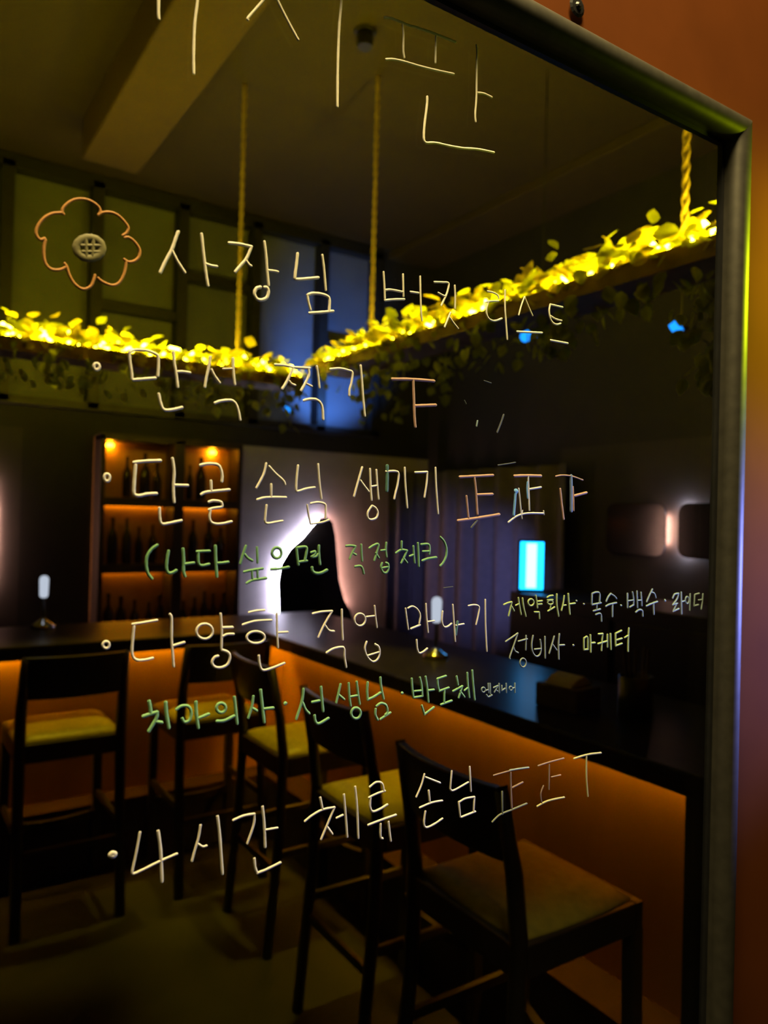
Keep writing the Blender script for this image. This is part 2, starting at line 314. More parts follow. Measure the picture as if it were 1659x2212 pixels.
INK = {
('title', 'cream'): [(240,[1698,20094,1702,19919,1708,19877]),(224,[2015,20223,2011,20131,1994,19943,1992,19716,1998,19548]),(233,[2635,20464,2582,20377,2454,20184,2450,20159]),(241,[2676,20505,2718,20425,2815,20293,2906,20181,2920,20169]),(239,[3342,20764,3340,20649,3325,20402,3322,20045,3329,19711]),(245,[3806,20708,3882,20730,3984,20736,4088,20741,4194,20760]),(254,[4189,20754,4312,20770,4455,20780,4657,20791]),(204,[4016,20718,4029,20620,4031,20483,4044,20415]),(201,[4414,20756,4415,20623,4416,20495]),(241,[3838,20322,3914,20351,4037,20374,4216,20394,4411,20423,4645,20464]),(200,[4928,20858,4940,20778,4944,20504,4947,20321,4937,20153,4946,20078]),(247,[4969,20382,5046,20400,5150,20397]),(243,[4327,20130,4326,20047,4303,19847,4298,19740,4306,19690,4335,19681,4444,19712,4611,19732,4782,19759,4981,19806,5199,19836])],
('flower', 'orange'): [(197,[1051,18179,1041,18191,1045,18221,1076,18266,1119,18303,1168,18323,1223,18327,1274,18310,1303,18285,1307,18256,1296,18233]),(203,[1296,18233,1327,18260,1384,18275,1436,18267,1483,18233,1514,18198,1517,18175,1504,18144,1478,18120]),(206,[1493,18106,1522,18115,1564,18095,1601,18054,1611,18020,1600,17975,1568,17941,1527,17926,1492,17940]),(202,[1510,17922,1500,17845,1478,17781,1450,17742,1416,17724,1370,17727,1324,17744,1304,17761]),(197,[1283,17775,1276,17741,1260,17694,1230,17665,1197,17655,1164,17667,1130,17695,1102,17742,1084,17796,1067,17819]),(204,[1076,17794,1047,17771,1004,17758,967,17763,937,17794,925,17849,924,17906,930,17947,934,17962]),(203,[927,17972,899,17957,872,17985,871,18024,890,18074,925,18126,977,18167,1041,18188])],
('flower', 'olive'): [(537,[1251,18051,1277,18050,1299,18042,1317,18029,1328,18011,1331,17990,1327,17967,1316,17944,1298,17924,1275,17908,1250,17897,1223,17892,1198,17893,1176,17901,1159,17915,1148,17933,1145,17954,1148,17976,1160,17998,1177,18018,1199,18034,1225,18046,1251,18051]),(268,[1212,18027,1217,17911]),(269,[1265,18042,1261,17921]),(259,[1183,17977,1317,18005]),(236,[1190,17933,1315,17958])],
('heading', 'cream'): [(254,[1907,18247,1888,18188,1859,18094,1811,17989,1773,17894]),(228,[1865,18082,1907,18013,1970,17934]),(242,[2099,18273,2116,18150,2134,18033,2149,17942,2165,17865]),(224,[2144,18039,2188,18034,2236,18037]),(248,[2335,18253,2430,18265,2535,18266]),(249,[2535,18266,2495,18160,2446,18092,2397,18025]),(212,[2494,18136,2517,18112,2540,18102]),(234,[2652,18334,2671,18222,2686,18088,2702,17973]),(216,[2698,18098,2750,18103,2784,18103]),(272,[2627,17941,2590,17922,2574,17876,2598,17836,2640,17834,2687,17862,2702,17914,2690,17946,2660,17946]),(260,[2969,18301,2961,18204,2949,18091,2964,18074,3059,18097,3179,18131]),(204,[3213,18340,3234,18229,3259,18034]),(222,[3075,17958,3088,17895,3110,17833]),(256,[3088,17964,3131,17982,3212,17991,3282,17981,3301,17943,3298,17850]),(255,[3100,17801,3228,17830,3339,17859]),(181,[3870,18320,3883,18202,3894,18061]),(184,[4093,18343,4105,18133]),(206,[3902,18157,3960,18170,4094,18174]),(219,[3894,18056,3978,18079,4114,18107]),(211,[4187,18191,4278,18198]),(175,[4296,18363,4308,18158,4320,18010,4333,17937]),(192,[4469,18342,4570,18359,4647,18364,4637,18282,4607,18213,4564,18128]),(191,[4520,18245,4590,18229,4619,18234]),(180,[4726,18357,4736,18249,4737,18126]),(179,[4682,18078,4653,18015,4612,17921]),(167,[4669,18031,4728,17976,4783,17933]),(187,[5160,18380,5227,18382,5299,18366,5314,18335]),(186,[5131,18258,5195,18283,5310,18306]),(186,[5175,18270,5151,18192,5162,18127,5201,18094,5272,18092,5364,18132]),(176,[5401,18439,5407,18250,5424,18117,5449,17924]),(151,[5683,18420,5639,18318,5605,18209]),(152,[5683,18416,5743,18323,5807,18236]),(210,[5587,18028,5953,18074]),(200,[6070,18406,6261,18408]),(184,[6070,18406,6056,18336,6075,18254,6116,18211,6177,18202,6237,18223]),(170,[6074,18282,6155,18260,6252,18257]),(216,[6089,18012,6356,18019])],
('full', 'cream'): [(224,[1317,17113,1325,17110,1330,17103,1333,17093,1332,17082,1327,17073,1320,17067,1311,17065,1303,17068,1298,17076,1295,17086,1296,17096,1301,17106,1308,17112,1317,17113]),(213,[1551,17238,1559,17161,1574,17073,1578,17028]),(217,[1553,17230,1589,17254,1646,17264,1703,17262,1762,17245,1775,17228,1779,17157,1777,17078]),(223,[1586,17023,1660,17038,1757,17058]),(228,[1894,17283,1906,17191,1923,17109,1938,17009]),(204,[1937,17132,1978,17137,2035,17136]),(235,[1787,16936,1802,16875,1824,16823,1858,16815,1918,16828,1977,16849]),(216,[2202,17288,2189,17194,2173,17114,2162,17035]),(209,[2214,17185,2240,17140,2287,17085]),(132,[2312,17204,2390,17216]),(230,[2397,17301,2405,17187,2420,17087]),(221,[2251,16914,2305,16937,2389,16951,2431,16929,2457,16874,2476,16797]),(213,[2781,17301,2866,17307,2952,17300]),(217,[2952,17300,3116,17314]),(232,[2957,17298,2922,17220,2886,17148,2856,17101]),(195,[2921,17176,2945,17155,2978,17147]),(236,[3105,17308,3112,17254,3081,17181,3039,17107]),(178,[3093,17172,3143,17157]),(199,[3188,17341,3208,17236,3220,17153]),(239,[3066,17021,3124,17040,3191,17043,3238,17015,3258,16962,3267,16874]),(205,[3325,17333,3423,17352,3518,17346,3558,17331,3551,17238,3533,17174,3531,17117]),(207,[3644,17409,3662,17282,3682,17108,3705,16947])],
('tally_a', 'salmon'): [(280,[4000,17326,4234,17352,4497,17368]),(270,[4245,17343,4259,17171,4271,16999,4285,16897]),(284,[4282,17101,4416,17119,4525,17134])],
('regular', 'cream'): [(217,[1415,16284,1423,16280,1429,16271,1432,16259,1430,16247,1426,16237,1418,16231,1409,16230,1401,16234,1395,16243,1393,16255,1394,16267,1399,16277,1406,16283,1415,16284]),(237,[1610,16385,1705,16401,1817,16412]),(250,[1623,16365,1617,16226,1617,16150,1630,16131,1664,16129,1719,16143,1792,16150]),(228,[1911,16436,1928,16333,1926,16226,1928,16155,1935,16087]),(230,[1937,16223,2042,16226]),(212,[1819,16038,1822,15981,1830,15929,1852,15911,1909,15921,1999,15942]),(236,[2142,16395,2206,16411,2282,16410,2314,16381,2331,16319,2329,16271]),(220,[2236,16273,2241,16197]),(221,[2156,16157,2190,16176,2281,16191,2397,16207]),(207,[2222,16099,2260,16111,2322,16104,2338,16082,2331,16061,2262,16049,2224,16035]),(206,[2238,16031,2232,15976,2246,15936,2288,15920,2350,15924,2424,15942]),(197,[2724,16446,2705,16359,2666,16280,2640,16233]),(200,[2751,16422,2813,16365,2888,16308,2907,16275]),(199,[2776,16269,2779,16170]),(209,[2650,16132,2735,16154,2919,16161]),(198,[2737,16088,2730,15997,2729,15948,2753,15932,2825,15944,2892,15956]),(203,[3028,16446,3018,16331,3017,16229,3040,16221,3115,16245,3198,16260]),(195,[3227,16470,3244,16319,3270,16165]),(171,[3128,16103,3145,16018,3167,15933]),(196,[3164,16116,3235,16129,3307,16115,3317,16069,3317,15988]),(184,[3178,15937,3279,15950,3351,15975]),(201,[3690,16469,3658,16363,3633,16279,3610,16197]),(202,[3675,16346,3716,16300,3767,16249]),(192,[3776,16459,3786,16322,3802,16169]),(181,[3846,16454,3860,16325,3879,16181]),(169,[3798,16296,3855,16307]),(193,[3809,16116,3766,16057,3767,16003,3803,15986,3860,16005,3875,16054,3850,16096,3809,16116]),(196,[3955,16445,4057,16454,4100,16434,4094,16336,4071,16249,4058,16190]),(185,[4170,16494,4184,16328,4213,16109]),(189,[4294,16455,4441,16468]),(189,[4441,16468,4438,16365,4415,16219]),(178,[4541,16516,4557,16319,4589,16062])],
('regular', 'teal'): [(328,[3968,16500,3972,16367,3972,16263])],
('tally_b', 'salmon'): [(263,[4850,16439,5064,16459,5296,16481]),(234,[5046,16441,5069,16321,5083,16204,5098,16070]),(257,[5083,16268,5296,16283]),(222,[4945,16250,4964,16132,4979,16034]),(293,[4842,15996,5103,16029,5395,16073])],
('tally_c', 'salmon'): [(286,[5597,16488,5756,16501,5990,16510])],
('tally_c', 'greywhite'): [(195,[5798,16490,5810,16352,5829,16129]),(208,[5831,16358,5994,16386]),(163,[5666,16358,5688,16225,5711,16083,5722,16037]),(205,[5528,15993,5646,16061,5797,16095,6040,16101]),(125,[6042,16130,6048,16086]),(102,[5729,16126,5725,16093])],
('tally_c', 'blue'): [(303,[5620,16329,5616,16222,5604,16072]),(557,[5620,16326,5623,16322]),(164,[5789,16433,5786,16351,5799,16259])],
('tally_d', 'salmon'): [(150,[6217,16517,6321,16535,6473,16532,6653,16498]),(233,[6293,16381,6324,16215,6360,16045]),(172,[6496,16413,6509,16285,6517,16145]),(283,[6530,16313,6721,16356])],
('tally_d', 'slate'): [(428,[6463,16535,6473,16326,6479,16139])],
('check', 'green'): [(229,[1810,15745,1765,15710,1732,15653,1728,15584,1743,15522,1775,15480]),(233,[1901,15698,1891,15628,1889,15559,1905,15523,1937,15525,1968,15543]),(252,[2017,15715,2026,15619,2027,15533,2041,15493]),(222,[2035,15592,2111,15601]),(224,[2133,15692,2240,15697]),(223,[2145,15686,2147,15618,2157,15586,2186,15578,2239,15589]),(258,[2289,15738,2297,15609,2309,15484]),(219,[2314,15596,2353,15598,2404,15605]),(230,[2559,15738,2536,15672,2512,15590]),(215,[2550,15668,2581,15635,2620,15614]),(216,[2659,15726,2669,15597]),(215,[2547,15520,2615,15533,2718,15546]),(199,[2620,15527,2624,15465]),(200,[2669,15534,2673,15472]),(233,[2574,15424,2627,15448,2689,15456,2752,15463]),(253,[2852,15725,2870,15717,2884,15701,2890,15681,2887,15661,2876,15644,2859,15634,2839,15633,2820,15642,2807,15657,2801,15677,2804,15697,2815,15714,2832,15724,2852,15725]),(237,[2796,15538,2879,15542,2963,15555]),(242,[3034,15724,3043,15654,3056,15574]),(244,[3046,15724,3130,15728,3130,15663,3118,15606]),(225,[3062,15598,3139,15608]),(207,[3179,15681,3221,15690,3211,15660,3180,15642,3228,15645,3249,15667]),(247,[3257,15742,3259,15671,3273,15576]),(265,[3193,15549,3200,15516,3232,15496,3286,15498,3345,15523]),(214,[3538,15740,3589,15743,3640,15736]),(215,[3640,15736,3608,15680,3581,15621]),(196,[3611,15675,3648,15658]),(206,[3701,15753,3708,15669,3716,15601]),(217,[3640,15550,3698,15554,3724,15527,3737,15484]),(209,[3791,15719,3838,15746,3891,15756,3875,15679,3850,15604]),(200,[3863,15674,3900,15629]),(181,[3922,15697,3976,15703]),(201,[3980,15771,3976,15708,3987,15638]),(221,[3938,15578,3927,15539,3952,15493,3989,15487,4012,15522,4007,15568,3980,15580]),(181,[3939,15533,4003,15542]),(204,[4157,15785,4157,15718]),(214,[4093,15673,4153,15703,4222,15696]),(214,[4222,15696,4193,15637,4157,15576]),(205,[4181,15627,4226,15580]),(195,[4255,15641,4299,15655]),(206,[4296,15739,4305,15657,4317,15576]),(217,[4349,15770,4360,15667,4369,15543]),(219,[4388,15755,4475,15758,4496,15718,4491,15661]),(198,[4410,15687,4497,15689]),(250,[4409,15596,4480,15616,4578,15627]),(233,[4624,15829,4672,15787,4704,15718,4704,15644,4672,15581,4633,15544])],
('jobs', 'cream'): [(191,[1444,15009,1454,15004,1461,14995,1464,14983,1463,14972,1457,14963,1447,14958,1437,14959,1427,14964,1420,14973,1416,14984,1418,14995,1424,15004,1433,15009,1444,15009]),(177,[1633,15131,1727,15140,1825,15152]),(205,[1646,15113,1639,14999,1637,14912,1652,14867,1687,14847,1745,14846,1799,14855]),(201,[1924,15195,1940,15159,1945,14998,1959,14857,1968,14776]),(223,[1967,14942,2048,14961]),(195,[2227,15100,2256,15088,2277,15066,2286,15039,2282,15012,2264,14991,2237,14979,2206,14980,2178,14992,2157,15014,2148,15041,2153,15067,2170,15089,2196,15100,2227,15100]),(198,[2350,15179,2364,15043,2366,14887]),(210,[2369,15061,2458,15059]),(209,[2377,14990,2415,15004,2468,15002]),(219,[2369,14877,2425,14852,2443,14808,2422,14753,2368,14731,2313,14741,2288,14779,2306,14819,2338,14829]),(182,[2601,15176,2669,15187,2744,15189]),(182,[2547,15075,2660,15100,2812,15100]),(203,[2683,15010,2717,14999,2743,14980,2753,14958,2748,14936,2726,14919,2694,14911,2657,14912,2623,14923,2598,14942,2588,14964,2593,14985,2614,15002,2646,15011,2683,15010]),(185,[2861,15160,2868,15013,2880,14860]),(186,[2880,14989,2970,14988]),(215,[2703,14804,2715,14722,2742,14677,2812,14682,2945,14719]),(187,[3211,15136,3295,15149,3409,15151]),(188,[3409,15151,3372,15095,3324,15020,3275,14924]),(178,[3337,15031,3382,14978,3434,14967]),(191,[3511,15161,3518,15021,3530,14885]),(202,[3363,14778,3432,14809,3522,14817,3548,14794,3553,14727,3573,14630]),(171,[3717,15113,3741,15102,3759,15082,3767,15057,3763,15033,3748,15013,3726,15002,3699,15002,3675,15013,3657,15033,3650,15058,3653,15083,3668,15102,3690,15113,3717,15113]),(161,[3781,15080,3863,15084]),(150,[3865,15180,3881,15069,3898,14974]),(185,[3788,14849,3770,14789,3796,14713,3859,14657,3914,14675,3937,14731,3924,14790,3882,14818]),(162,[3803,14718,3925,14741]),(154,[4221,15141,4239,15039,4260,14934]),(168,[4250,15140,4304,15155,4364,15123,4400,15061,4390,14984]),(192,[4292,14939,4398,14969]),(157,[4465,15175,4478,15039,4501,14891]),(170,[4495,14996,4573,15000]),(180,[4363,14827,4376,14733,4399,14696,4444,14704,4495,14734]),(184,[4675,15090,4670,14993,4695,14936,4742,14934,4791,14962]),(161,[4802,15152,4822,14985,4846,14779]),(175,[4852,14940,4951,14949]),(165,[5006,15131,5088,15137,5150,15113,5141,15031,5114,14934]),(166,[5231,15186,5244,14924,5270,14648])],
('jobs', 'teal'): [(273,[4870,14976,4852,14847])],
('jobs_list', 'lime'): [(199,[5492,15121,5544,15137,5602,15145]),(200,[5602,15145,5585,15075,5563,15001]),(193,[5603,15099,5638,15051]),(172,[5661,15107,5709,15123]),(194,[5697,15188,5714,15105,5742,15007]),(195,[5758,15182,5774,15095,5812,14985]),(182,[5891,15166,5908,15159,5921,15147,5927,15131,5924,15115,5913,15102,5897,15095,5878,15095,5861,15102,5848,15115,5843,15131,5845,15146,5856,15159,5872,15166,5891,15166]),(183,[5954,15204,5972,15138,5984,15068]),(184,[5987,15138,6053,15141]),(184,[5988,15105,6049,15106]),(183,[5940,15023,6011,15019]),(183,[6011,15019,6019,14949]),(178,[6129,15176,6170,15191,6217,15194]),(164,[6130,15147,6218,15147]),(178,[6184,15141,6201,15136,6214,15128,6219,15118,6216,15109,6206,15101,6189,15097,6171,15097,6154,15102,6141,15110,6136,15120,6139,15129,6149,15137,6165,15141,6184,15141]),(178,[6184,15085,6180,15045]),(179,[6146,15024,6247,15064]),(194,[6279,15208,6283,15089,6314,14960]),(180,[6397,15185,6383,15100,6359,15022]),(166,[6390,15077,6427,15079]),(204,[6460,15206,6475,15096,6495,14974]),(183,[6481,15088,6573,15093]),(206,[6735,14689,6739,14554]),(207,[6741,14688,6793,14694,6805,14554]),(207,[6746,14554,6805,14554]),(217,[6843,14718,6852,14609,6855,14519]),(200,[6862,14622,6921,14622]),(210,[6978,14718,7052,14718]),(210,[7052,14718,7042,14614,7039,14523]),(211,[6975,14605,7130,14626]),(212,[7135,14704,7140,14557]),(212,[7189,14710,7205,14524]),(205,[7286,14708,7384,14735]),(214,[7279,14709,7285,14560]),(215,[7285,14560,7396,14580]),(206,[7303,14628,7394,14641]),(188,[7443,14647,7514,14671]),(226,[7518,14755,7511,14619,7513,14478])],
('jobs_list', 'sage'): [(171,[5529,14730,5614,14767,5700,14808]),(171,[5700,14808,5646,14679,5596,14569,5597,14541]),(179,[5641,14669,5667,14621,5711,14599]),(174,[5712,14721,5840,14738]),(174,[5824,14775,5824,14620]),(152,[5795,14531,5813,14521,5827,14505,5833,14484,5830,14464,5819,14448,5802,14439,5782,14440,5764,14450,5750,14466,5744,14487,5747,14507,5758,14523,5775,14532,5795,14531]),(183,[5928,14768,5911,14682,5924,14594,5981,14539,6037,14556,6055,14628,6036,14718]),(169,[5954,14617,6055,14617]),(185,[6109,14746,6114,14624,6120,14509]),(186,[6253,14740,6224,14661,6181,14556]),(179,[6229,14653,6295,14585]),(202,[6334,14761,6324,14639,6335,14481]),(188,[6341,14634,6415,14632]),(258,[6558,14618,6559,14615]),(215,[6717,15078,6718,15076]),(198,[6594,15120,6595,15118])],
('jobs_list', 'greygreen'): [(199,[6855,15195,6853,15069]),(200,[6862,15195,6921,15207,6982,15191,6986,15091]),(201,[6857,15064,7009,15081]),(182,[6939,15070,6939,15011]),(201,[6882,14991,6998,15008]),(201,[6924,14948,6990,14959,7018,14935,7027,14866]),(202,[7180,15184,7133,15145,7101,15095]),(185,[7173,15180,7236,15155,7279,15121]),(203,[7096,15036,7157,15056,7281,15070]),(213,[7212,15059,7217,14911]),(243,[7362,15035,7365,15033]),(207,[7478,15174,7484,15005]),(189,[7568,15190,7592,15105,7592,15029]),(161,[7492,15085,7586,15091]),(189,[7524,15008,7595,15034]),(190,[7652,15197,7669,14997]),(191,[7729,15180,7749,15018]),(162,[7673,15083,7739,15085]),(210,[7639,14942,7699,14968,7759,14955,7773,14888]),(192,[7944,15212,7886,15132,7841,15062]),(194,[7915,15179,7984,15158,8016,15103]),(212,[7838,15009,7920,15030,8048,15054]),(213,[7973,15028,7985,14901]),(333,[8193,15064,8198,15061]),(198,[8351,15086,8389,15134,8468,15142]),(199,[8468,15142,8439,15073,8354,15002]),(179,[8354,15002,8449,15018]),(188,[8433,15012,8365,14918]),(199,[8365,14918,8483,14947]),(230,[8524,15155,8542,14880]),(180,[8545,15034,8593,15042]),(171,[8655,15094,8670,15086,8681,15071,8686,15051,8684,15031,8675,15015,8661,15006,8645,15006,8630,15014,8619,15030,8614,15049,8616,15069,8625,15085,8639,15094,8655,15094]),(212,[8713,15128,8712,14917]),(204,[8813,15115,8905,15127]),(203,[8813,15115,8802,14968]),(204,[8802,14968,8894,14980]),(174,[8891,15041,8959,15043]),(205,[8987,15119,8977,15012,8958,14921])],
('jobs_more', 'mint'): [(284,[1779,14518,1790,14468,1796,14415]),(284,[1737,14404,1793,14416,1845,14424]),(285,[1845,14424,1839,14373,1785,14283]),(256,[1839,14350,1885,14337]),(287,[1911,14495,1921,14400,1943,14288]),(246,[2001,14428,2043,14450,2098,14440,2123,14391,2112,14331,2070,14317,2049,14350]),(263,[2160,14471,2167,14370,2186,14256]),(250,[2192,14336,2271,14358]),(252,[2383,14434,2399,14425,2411,14411,2417,14393,2414,14376,2404,14363,2389,14357,2371,14358,2354,14367,2342,14381,2337,14399,2340,14416,2350,14429,2365,14435,2383,14434]),(269,[2343,14290,2409,14286,2492,14315]),(255,[2491,14474,2507,14361,2523,14248]),(226,[2663,14463,2652,14376,2622,14283]),(243,[2652,14364,2697,14335]),(268,[2728,14509,2749,14365,2770,14228]),(246,[2767,14342,2851,14341]),(315,[2961,14365,2968,14368]),(252,[3140,14474,3129,14374,3077,14218]),(240,[3134,14355,3167,14288,3203,14250]),(243,[3229,14348,3301,14353]),(256,[3316,14475,3329,14365,3344,14255]),(256,[3257,14227,3270,14168,3307,14148,3401,14184]),(221,[3518,14480,3498,14398,3478,14316]),(222,[3501,14385,3560,14337]),(223,[3604,14481,3615,14360,3632,14269]),(224,[3690,14486,3708,14376,3730,14275]),(198,[3620,14353,3704,14357]),(250,[3698,14242,3719,14231,3735,14213,3742,14190,3738,14169,3726,14152,3706,14144,3683,14146,3662,14157,3647,14175,3640,14198,3643,14219,3656,14235,3675,14244,3698,14242]),(239,[3811,14468,3807,14392,3816,14305]),(241,[3816,14305,3885,14324,3956,14356]),(242,[3952,14500,3962,14416,3994,14295]),(241,[3908,14208,3906,14155,3932,14105]),(243,[3917,14234,3967,14255,4025,14228,4043,14165,4019,14141]),(231,[3964,14105,4076,14154]),(274,[4203,14326,4206,14323]),(221,[4316,14456,4328,14352,4344,14267]),(223,[4414,14457,4439,14368,4451,14270]),(195,[4354,14328,4440,14326]),(210,[4348,14267,4451,14270]),(224,[4483,14459,4509,14333,4527,14205]),(226,[4519,14318,4589,14318]),(238,[4445,14180,4482,14088]),(240,[4482,14088,4594,14144]),(214,[4630,14422,4737,14441]),(212,[4630,14422,4641,14348,4657,14297]),(215,[4657,14297,4777,14320]),(214,[4723,14297,4723,14183]),(244,[4683,14160,4818,14184]),(216,[4874,14425,4895,14337]),(232,[4833,14278,4952,14317]),(231,[4952,14317,4909,14206]),(218,[4925,14269,4983,14205]),(189,[4981,14270,5027,14294]),(218,[5013,14448,5026,14324,5049,14193]),(220,[5078,14467,5098,14316,5122,14161])],
('jobs_more', 'greygreen'): [(148,[5238,14276,5249,14270,5257,14261,5260,14250,5258,14239,5252,14231,5242,14226,5231,14227,5221,14232,5213,14241,5210,14253,5211,14263,5217,14272,5227,14276,5238,14276]),(134,[5268,14240,5297,14245]),(149,[5299,14311,5308,14214]),(149,[5325,14309,5334,14196]),(178,[5279,14195,5304,14170,5354,14184]),(150,[5375,14259,5434,14275]),(149,[5434,14275,5387,14210]),(135,[5406,14234,5436,14215]),(150,[5450,14296,5457,14198]),(150,[5491,14270,5492,14217]),(151,[5492,14217,5536,14235]),(151,[5551,14286,5558,14188]),(137,[5620,14247,5629,14243,5635,14235,5638,14226,5637,14217,5632,14209,5624,14206,5615,14206,5606,14211,5600,14219,5597,14228,5598,14237,5603,14244,5611,14248,5620,14247]),(137,[5642,14224,5669,14229]),(152,[5677,14277,5681,14175])],
('hours', 'cream'): [(360,[1537,13383,1545,13379,1550,13374,1552,13369,1551,13364,1546,13361,1540,13360,1532,13361,1525,13365,1519,13370,1517,13375,1518,13380,1523,13383,1529,13384,1537,13383]),(192,[1738,13502,1715,13357,1689,13226]),(193,[1689,13226,1693,13189,1769,13203,1906,13240,2037,13267]),(252,[1879,13482,1904,13324,1922,13074]),(210,[2228,13458,2214,13361,2183,13253,2164,13182]),(173,[2211,13309,2251,13278,2284,13279]),(244,[2371,13502,2396,13332,2428,13015]),(208,[2511,13442,2605,13461,2701,13458]),(210,[2701,13458,2698,13369,2644,13221]),(242,[2775,13505,2796,13349,2810,13153]),(183,[2814,13300,2858,13298,2921,13295]),(231,[2712,13077,2723,12995,2743,12946]),(233,[2743,12946,2824,12956,2958,12986]),(222,[3337,13482,3363,13377]),(201,[3188,13299,3255,13335,3361,13367,3488,13366]),(202,[3488,13366,3425,13239,3357,13105]),(213,[3411,13210,3471,13129]),(194,[3512,13264,3577,13278]),(216,[3583,13466,3608,13277,3631,13069]),(218,[3702,13516,3731,13308,3752,13033]),(200,[3863,13485,3934,13517,4001,13494,4023,13424]),(199,[4036,13418,3950,13409,3857,13388]),(221,[3875,13381,3873,13303,3903,13248,3982,13255,4067,13283]),(223,[3857,13131,4011,13150,4169,13165]),(222,[3996,13114,4000,12992,4023,12970]),(224,[4086,13116,4102,13015,4118,12928]),(184,[4499,13501,4464,13398,4406,13294]),(187,[4515,13467,4696,13381]),(209,[4557,13330,4573,13223]),(198,[4452,13180,4592,13202,4729,13198]),(208,[4522,13133,4509,13023,4535,12971,4628,12981,4737,13018]),(189,[4842,13476,4828,13300]),(190,[4828,13300,4871,13275,5061,13325]),(193,[5076,13482,5100,13228]),(203,[4943,13149,4967,12991]),(204,[4959,13146,5027,13164,5149,13159]),(206,[5149,13159,5144,13016]),(218,[4984,12985,5165,13006])],
('tally_e', 'brown'): [(149,[5402,13338,5512,13344,5634,13349]),(201,[5645,13331,5657,13158,5675,12947]),(203,[5679,13163,5826,13194])],
('tally_e', 'sage'): [(202,[5633,13353,5769,13348,5908,13339])],
('tally_e', 'moss'): [(199,[5531,13147,5542,12906]),(198,[5402,12852,5504,12906,5659,12925]),(204,[5659,12925,5892,12953])],
('tally_f', 'brown'): [(165,[6049,13336,6241,13350,6450,13357]),(174,[6223,13323,6226,13050]),(123,[6258,13179,6406,13178]),(146,[6140,13104,6101,13021,6122,12914])],
('tally_f', 'wornlime'): [(217,[6052,12893,6218,12922,6471,12915])],
('tally_g', 'wornlime'): [(226,[6615,13327,6835,13339,7068,13325]),(208,[6822,13323,6830,13088,6862,12858])],
('smudge', 'greygreen'): [(166,[5056,16972,5067,17028])],
('smudge', 'wipe'): [(194,[5339,16932,5385,17028,5424,17125]),(122,[5360,16589,5490,16611,5605,16633]),(214,[5019,15928,5094,16001]),(120,[5141,17450,5236,17437]),(117,[4886,17218,4908,17186]),(93,[4678,15323,4796,15331])],
}

def smooth_line(p):
    if len(p) < 3: return p
    out = []
    for i in range(len(p)-1):
        a, b, c, d = p[max(i-1,0)], p[i], p[i+1], p[min(i+2,len(p)-1)]
        for k in range(5):
            t = k/5.
            out.append(tuple(.5*((2*b[j])+(-a[j]+c[j])*t+(2*a[j]-5*b[j]+4*c[j]-d[j])*t*t+(-a[j]+3*b[j]-3*c[j]+d[j])*t**3) for j in (0,1)))
    return out+[p[-1]]
def stroke(m, pts, wid):
    """a flat raised bead of marker ink with round ends on the front of the pane"""
    P = [Vector((x, z)) for x, z in smooth_line(pts)]
    Q = [P[0]]
    for p in P[1:]:
        if (p-Q[-1]).length > wid*.15: Q.append(p)
    if len(Q) < 2: Q.append(Q[0]+Vector((wid*.2, 0)))
    h = wid/2; rows = []
    t0 = (Q[1]-Q[0]).normalized(); t1 = (Q[-1]-Q[-2]).normalized()
    for a in (75, 50, 25): rows.append((Q[0]-t0*h*math.sin(math.radians(a))*.8, t0, h*math.cos(math.radians(a))))
    for i, q in enumerate(Q):
        t = (Q[min(i+1, len(Q)-1)]-Q[max(i-1, 0)])
        rows.append((q, t.normalized() if t.length > 1e-9 else t1, h*(1+.05*math.sin(i*1.7+wid*9e3))))
    for a in (25, 50, 75): rows.append((Q[-1]+t1*h*math.sin(math.radians(a))*.8, t1, h*math.cos(math.radians(a))))
    o = len(m.v)
    for c, t, r in rows:
        nrm = Vector((-t.y, t.x))
        for s_, d in ((1, -.0031), (.72, -.0038), (0, -.0041), (-.72, -.0038), (-1, -.0031)):
            q = c+nrm*r*s_; m.v.append((q.x, d, q.y))
    for i in range(len(rows)-1):
        for k in range(4): m.f.append([o+i*5+k, o+i*5+k+1, o+(i+1)*5+k+1, o+(i+1)*5+k]); m.mi.append(m.cur)
INKPARTS = [('title', 'title_lettering', 'large cream handwritten Korean word along the top'), ('flower', 'flower_drawing', 'orange outlined flower with an olive centre'),
 ('heading', 'lettering', 'cream handwritten heading beside the flower'), ('full', 'lettering', 'cream handwritten first list line over the yellow glow'),
 ('regular', 'lettering', 'cream handwritten second list line'), ('check', 'lettering', 'green handwritten line in brackets'),
 ('jobs', 'lettering', 'cream handwritten third list line'), ('jobs_list', 'lettering', 'small lime and grey-green words near the right edge'),
 ('jobs_more', 'lettering', 'mint green handwritten line below the third list line'), ('hours', 'lettering', 'cream handwritten lowest list line starting with 4'),
 ('tally_a', 'tally_mark', 'salmon tally mark after the first list line'), ('tally_b', 'tally_mark', 'complete salmon tally mark, first of the second line'),
 ('tally_c', 'tally_mark', 'patched tally mark with a blue stroke'), ('tally_d', 'tally_mark', 'salmon and slate unfinished tally mark'),
 ('tally_e', 'tally_mark', 'worn brown tally mark in the lowest line'), ('tally_f', 'tally_mark', 'worn brown and lime tally mark'), ('tally_g', 'tally_mark', 'worn lime T-shaped tally mark'),
 ('smudge', 'smudge', 'faint wiped marker traces')]
def box_of(p): return (min(q[0] for q in p), max(q[0] for q in p), min(q[1] for q in p), max(q[1] for q in p))
